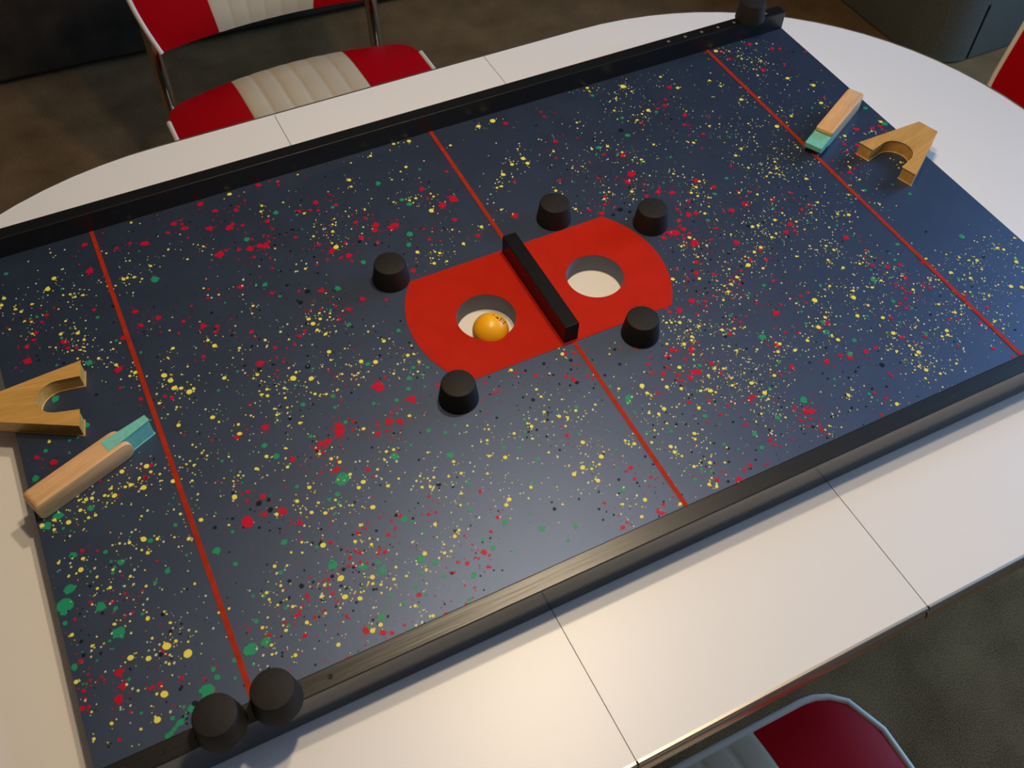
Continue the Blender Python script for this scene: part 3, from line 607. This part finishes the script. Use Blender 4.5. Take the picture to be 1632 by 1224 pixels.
# ------------------------------------------------------------------ orange ball in the left hole
ball = thing('table_tennis_ball', 'orange table tennis ball lying in the left round hole', 'ball', (-0.0694, -0.0215, TABLE_Z + 0.0195))
BR = 0.0194
bm = bmesh.new(); bmesh.ops.create_uvsphere(bm, u_segments=48, v_segments=28, radius=BR)
shell = obj('shell', bm, 'ball_orange', ball, 80)
def on_ball(px, py):
    """unit direction of a print position (px right, py up, as fractions of the radius) on the printed side"""
    z = math.sqrt(max(0.0, 1 - px*px - py*py))
    return px*R0 + py*R1 + z*R2
def print_patch(name, quad, m):
    bm = bmesh.new(); n = 4
    g = [[None]*(n+1) for _ in range(n+1)]
    for i in range(n+1):
        for j in range(n+1):
            s, t = i/n, j/n
            px = (1-s)*(1-t)*quad[0][0] + s*(1-t)*quad[1][0] + s*t*quad[2][0] + (1-s)*t*quad[3][0]
            py = (1-s)*(1-t)*quad[0][1] + s*(1-t)*quad[1][1] + s*t*quad[2][1] + (1-s)*t*quad[3][1]
            g[i][j] = bm.verts.new(on_ball(px, py)*(BR + 0.00008))
    for i in range(n):
        for j in range(n): bm.faces.new((g[i][j], g[i+1][j], g[i+1][j+1], g[i][j+1]))
    obj(name, bm, m, shell, 80)
print_patch('print_mark', [(0.24, 0.74), (0.42, 0.70), (0.47, 0.60), (0.37, 0.60)], 'ball_print_dark')
print_patch('print_mark', [(0.08, 0.86), (0.24, 0.84), (0.20, 0.78), (0.10, 0.80)], 'ball_print_red')
for k in range(3):
    x, y = 0.52 + 0.09*k, 0.58 - 0.085*k
    print_patch('print_mark', [(x + 0.07, y + 0.10), (x + 0.12, y + 0.07), (x + 0.0, y - 0.10), (x - 0.05, y - 0.07)], 'ball_print_dark' if k != 1 else 'ball_print_red')

# ------------------------------------------------------------------ red and cream vinyl diner chairs
def cushion(M, s0, s1, base, dome, ribs, ns, nt, back, rib_h=0.002):
    """padded panel between s0..s1 of a shape mapping M(s,t)->Vector; dome along its normal; back = thickness"""
    bm = bmesh.new()
    F = []; Bk = []
    for i in range(ns + 1):
        s = s0 + (s1 - s0)*i/ns
        fr = []; br = []
        for j in range(nt + 1):
            t = j/nt
            p, nrm = M(s, t)
            ed = (1 - abs(s)**6)*(1 - abs(2*t - 1)**6)
            h = dome*(0.55*ed + 0.45*(1 - s*s)*(1 - (2*t - 1)**2)) + base
            if ribs:
                ph = abs(math.sin(math.pi*ribs*(s - s0)/(s1 - s0)))
                h += rib_h*(ph**0.5 - 0.6)*(0.35 + 0.65*ed)
            fr.append(bm.verts.new(p + nrm*h)); br.append(bm.verts.new(p - nrm*back))
        F.append(fr); Bk.append(br)
    for i in range(ns):
        for j in range(nt):
            bm.faces.new((F[i][j], F[i+1][j], F[i+1][j+1], F[i][j+1]))
            bm.faces.new((Bk[i][j], Bk[i][j+1], Bk[i+1][j+1], Bk[i+1][j]))
    for i in range(ns):
        bm.faces.new((F[i][0], Bk[i][0], Bk[i+1][0], F[i+1][0])); bm.faces.new((F[i][nt], F[i+1][nt], Bk[i+1][nt], Bk[i][nt]))
    for j in range(nt):
        bm.faces.new((F[0][j], F[0][j+1], Bk[0][j+1], Bk[0][j])); bm.faces.new((F[ns][j], Bk[ns][j], Bk[ns][j+1], F[ns][j+1]))
    return bm
SW = 0.240
def seat_map(s, t):
    x = s*SW; ax = abs(x)
    yf = -0.21
    if ax > 0.175: yf += 0.065 - math.sqrt(max(0, 0.065**2 - (ax - 0.175)**2))
    yb = 0.212 - 0.040*(ax/SW)**2
    if ax > 0.205: yb -= 0.035 - math.sqrt(max(0, 0.035**2 - (ax - 0.205)**2))
    return Vector((x, yf + (yb - yf)*t, 0.449)), Vector((0, 0, 1))
LEAN = math.radians(9)
def back_map(s, t):
    W = 0.203 + 0.027*math.sin(min(1, t/0.45)*math.pi/2)
    if t > 0.8: W -= 0.06*(1 - math.sqrt(max(0, 1 - ((t - 0.8)/0.2)**2)))
    hb = 0.002*(1 - s*s); ht = 0.315 + 0.012*(1 - s*s)
    h = hb + (ht - hb)*t
    curve = 0.018*s*s                                # slight wrap towards the sitter
    y = 0.302 - curve + h*math.tan(LEAN)
    return Vector((s*W, y, 0.494 + h)), Vector((0, -math.cos(LEAN), math.sin(LEAN)))
def rim(M, edge_t, n=30, off=0.0):
    """seam line: up one side, along the edge at edge_t, down the other side"""
    pts = [M(-1, (1 - edge_t) + (2*edge_t - 1)*k/n) for k in range(n)]
    pts += [M(-1 + 2*k/n, edge_t) for k in range(n)]
    pts += [M(1, edge_t + (1 - 2*edge_t)*k/n) for k in range(n + 1)]
    return [p + nr*off for p, nr in pts]
def make_chair():
    t = thing('diner_chair', '', 'chair')
    B = 0.45
    for part, M, base, dome, back, off, et, rb in (('seat', seat_map, 0.004, 0.022, 0.040, 0.002, 0, 0.0022), ('backrest', back_map, 0.004, 0.018, 0.030, 0.002, 1, 0.0012)):
        root = obj(part, cushion(M, -B, B, base, dome, 6, 60, 20, back, rb), 'vinyl_cream', t, 50, label='pleated cream vinyl middle of the ' + part)
        for a, b in ((-1, -B), (B, 1)):
            obj('side_panel', cushion(M, a, b, base, dome, 0, 18, 20, back), 'vinyl_red', root, 50, label='red vinyl side panel')
        pp = rim(M, et, 30, off)
        c = sum(pp, Vector())/len(pp)
        obj('piping', add_tube(bmesh.new(), [p + (p - c).normalized()*0.0015 for p in pp], 0.0050, 8), 'piping_cream', root, 60, label='cream piping')
    for sx in (-1, 1):
        f = obj('front_leg', add_tube(bmesh.new(), smooth_path([(sx*0.205, -0.20, 0.012), (sx*0.200, -0.165, 0.385), (sx*0.203, 0.18, 0.385), (sx*0.212, 0.296, 0.350)], 0.06, 8), 0.0125, 14), 'chrome', t, 45)
        obj('foot', lathe([(0, 0), (0.016, 0), (0.016, 0.02), (0, 0.022)], 18, (sx*0.205, -0.20, 0)), 'rubber_foot', f, 40)
        r = obj('rear_upright', add_tube(bmesh.new(), smooth_path([(sx*0.225, 0.345, 0.012), (sx*0.214, 0.300, 0.36), (sx*0.213, 0.310, 0.47), (sx*0.206, 0.372, 0.74)], 0.10, 8), 0.0125, 14), 'chrome', t, 45)
        obj('foot', lathe([(0, 0), (0.016, 0), (0.016, 0.02), (0, 0.022)], 18, (sx*0.225, 0.345, 0)), 'rubber_foot', r, 40)
    obj('cross_tube', add_tube(bmesh.new(), [(-0.2, -0.10, 0.395), (0.2, -0.10, 0.395)], 0.010, 12), 'chrome', t, 45)
    obj('cross_tube', add_tube(bmesh.new(), [(-0.2, 0.12, 0.395), (0.2, 0.12, 0.395)], 0.010, 12), 'chrome', t, 45)
    return t
chair = make_chair()
seats = [((-0.012, 0.756, 0), math.radians(1.0), 'red and cream vinyl diner chair drawn up to the far long side of the table'),
         ((-0.052, -0.646, 0), math.pi, 'red vinyl diner chair under the near table edge, only its seat corner showing'),
         ((0.642, -0.008, 0), -math.pi/2, 'red vinyl diner chair pushed in at the right rounded table end')]
for i, (loc, rz, lab) in enumerate(seats):
    c = chair if i == 0 else copy_tree(chair)
    c.location = loc; c.rotation_euler = (0, 0, rz)
    tag(c, lab, 'chair', 'diner chairs around the table')

# ------------------------------------------------------------------ grey upholstered ottoman with a skirt slit, far right
OX0, OX1, OY0, OY1, OR = 1.660, 2.50, 0.872, 1.70, 0.12
ott = thing('ottoman', 'dark grey-green fabric ottoman with rounded corner on the carpet', 'ottoman', (OX0, OY0, 0))
def rr(x0, x1, y0, y1, r, n=24):
    p = []
    for cx, cy, a0 in ((x0 + r, y0 + r, math.pi), (x1 - r, y0 + r, 1.5*math.pi), (x1 - r, y1 - r, 0), (x0 + r, y1 - r, 0.5*math.pi)):
        for k in range(n + 1):
            a = a0 + 0.5*math.pi*k/n
            p.append((cx + r*math.cos(a), cy + r*math.sin(a)))
    return p
W, D = OX1 - OX0, OY1 - OY0
outl = rr(0, W, 0, D, OR)
i0 = next(i for i, p in enumerate(outl) if p[0] >= OR - 1e-6)      # start of the front side
sl = 0.052 + 0.0
path = []
slit_x = OR + 0.004
rest = outl[i0+1:] + outl[:i0+1]
path = [(slit_x + 0.009, 0.0)] + rest[:-1] + [(slit_x, 0.0)]
def offset_in(p, d):
    cx, cy = W/2, D/2
    return (cx + (p[0] - cx)*(1 - 2*d/W), cy + (p[1] - cy)*(1 - 2*d/D))
ring = path + [offset_in(p, 0.004) for p in reversed(path)]
obj('skirt', prism(ring, 0.006, 0.166), 'ottoman_grey', ott)
obj('body', prism(rr(0, W, 0, D, OR), 0.166, 0.38), 'ottoman_grey', ott)
obj('lining', prism(rr(0.012, W - 0.012, 0.012, D - 0.012, OR - 0.012), 0.004, 0.165), 'dark_lining', ott, 40)
obj('seat_cushion', prism(rr(0.004, W - 0.004, 0.004, D - 0.004, OR), 0.3805, 0.47, 0.03, 4), 'ottoman_grey', ott, 50)

# ------------------------------------------------------------------ dark brown sofa along the far side
sofa = thing('sofa', 'dark brown sofa standing low on the carpet behind the far chair', 'sofa', (-0.35, 1.80, 0), math.radians(-3.2))
SW2 = 1.25
obj('base', box(-SW2, SW2, 0.0, 0.78, 0.022, 0.30, 0.012, 3), 'sofa_brown', sofa, 40)
for k in range(3):
    a = -SW2 + 0.17 + k*(2*SW2 - 0.34)/3
    obj('seat_cushion', box(a + 0.004, a + (2*SW2 - 0.34)/3 - 0.004, 0.0, 0.60, 0.302, 0.45, 0.04, 4), 'sofa_brown', sofa, 50)
    obj('back_cushion', box(a + 0.004, a + (2*SW2 - 0.34)/3 - 0.004, 0.602, 0.77, 0.40, 0.80, 0.05, 4), 'sofa_brown', sofa, 50)
for s in (-1, 1):
    obj('arm', box(min(s*SW2, s*(SW2 - 0.168)), max(s*SW2, s*(SW2 - 0.168)), 0.0, 0.78, 0.302, 0.60, 0.045, 4), 'sofa_brown', sofa, 50)
    for y in (0.06, 0.72):
        obj('foot', box(s*(SW2 - 0.10) - 0.03, s*(SW2 - 0.10) + 0.03, y - 0.03, y + 0.03, 0.0, 0.0225), 'dark_lining', sofa)
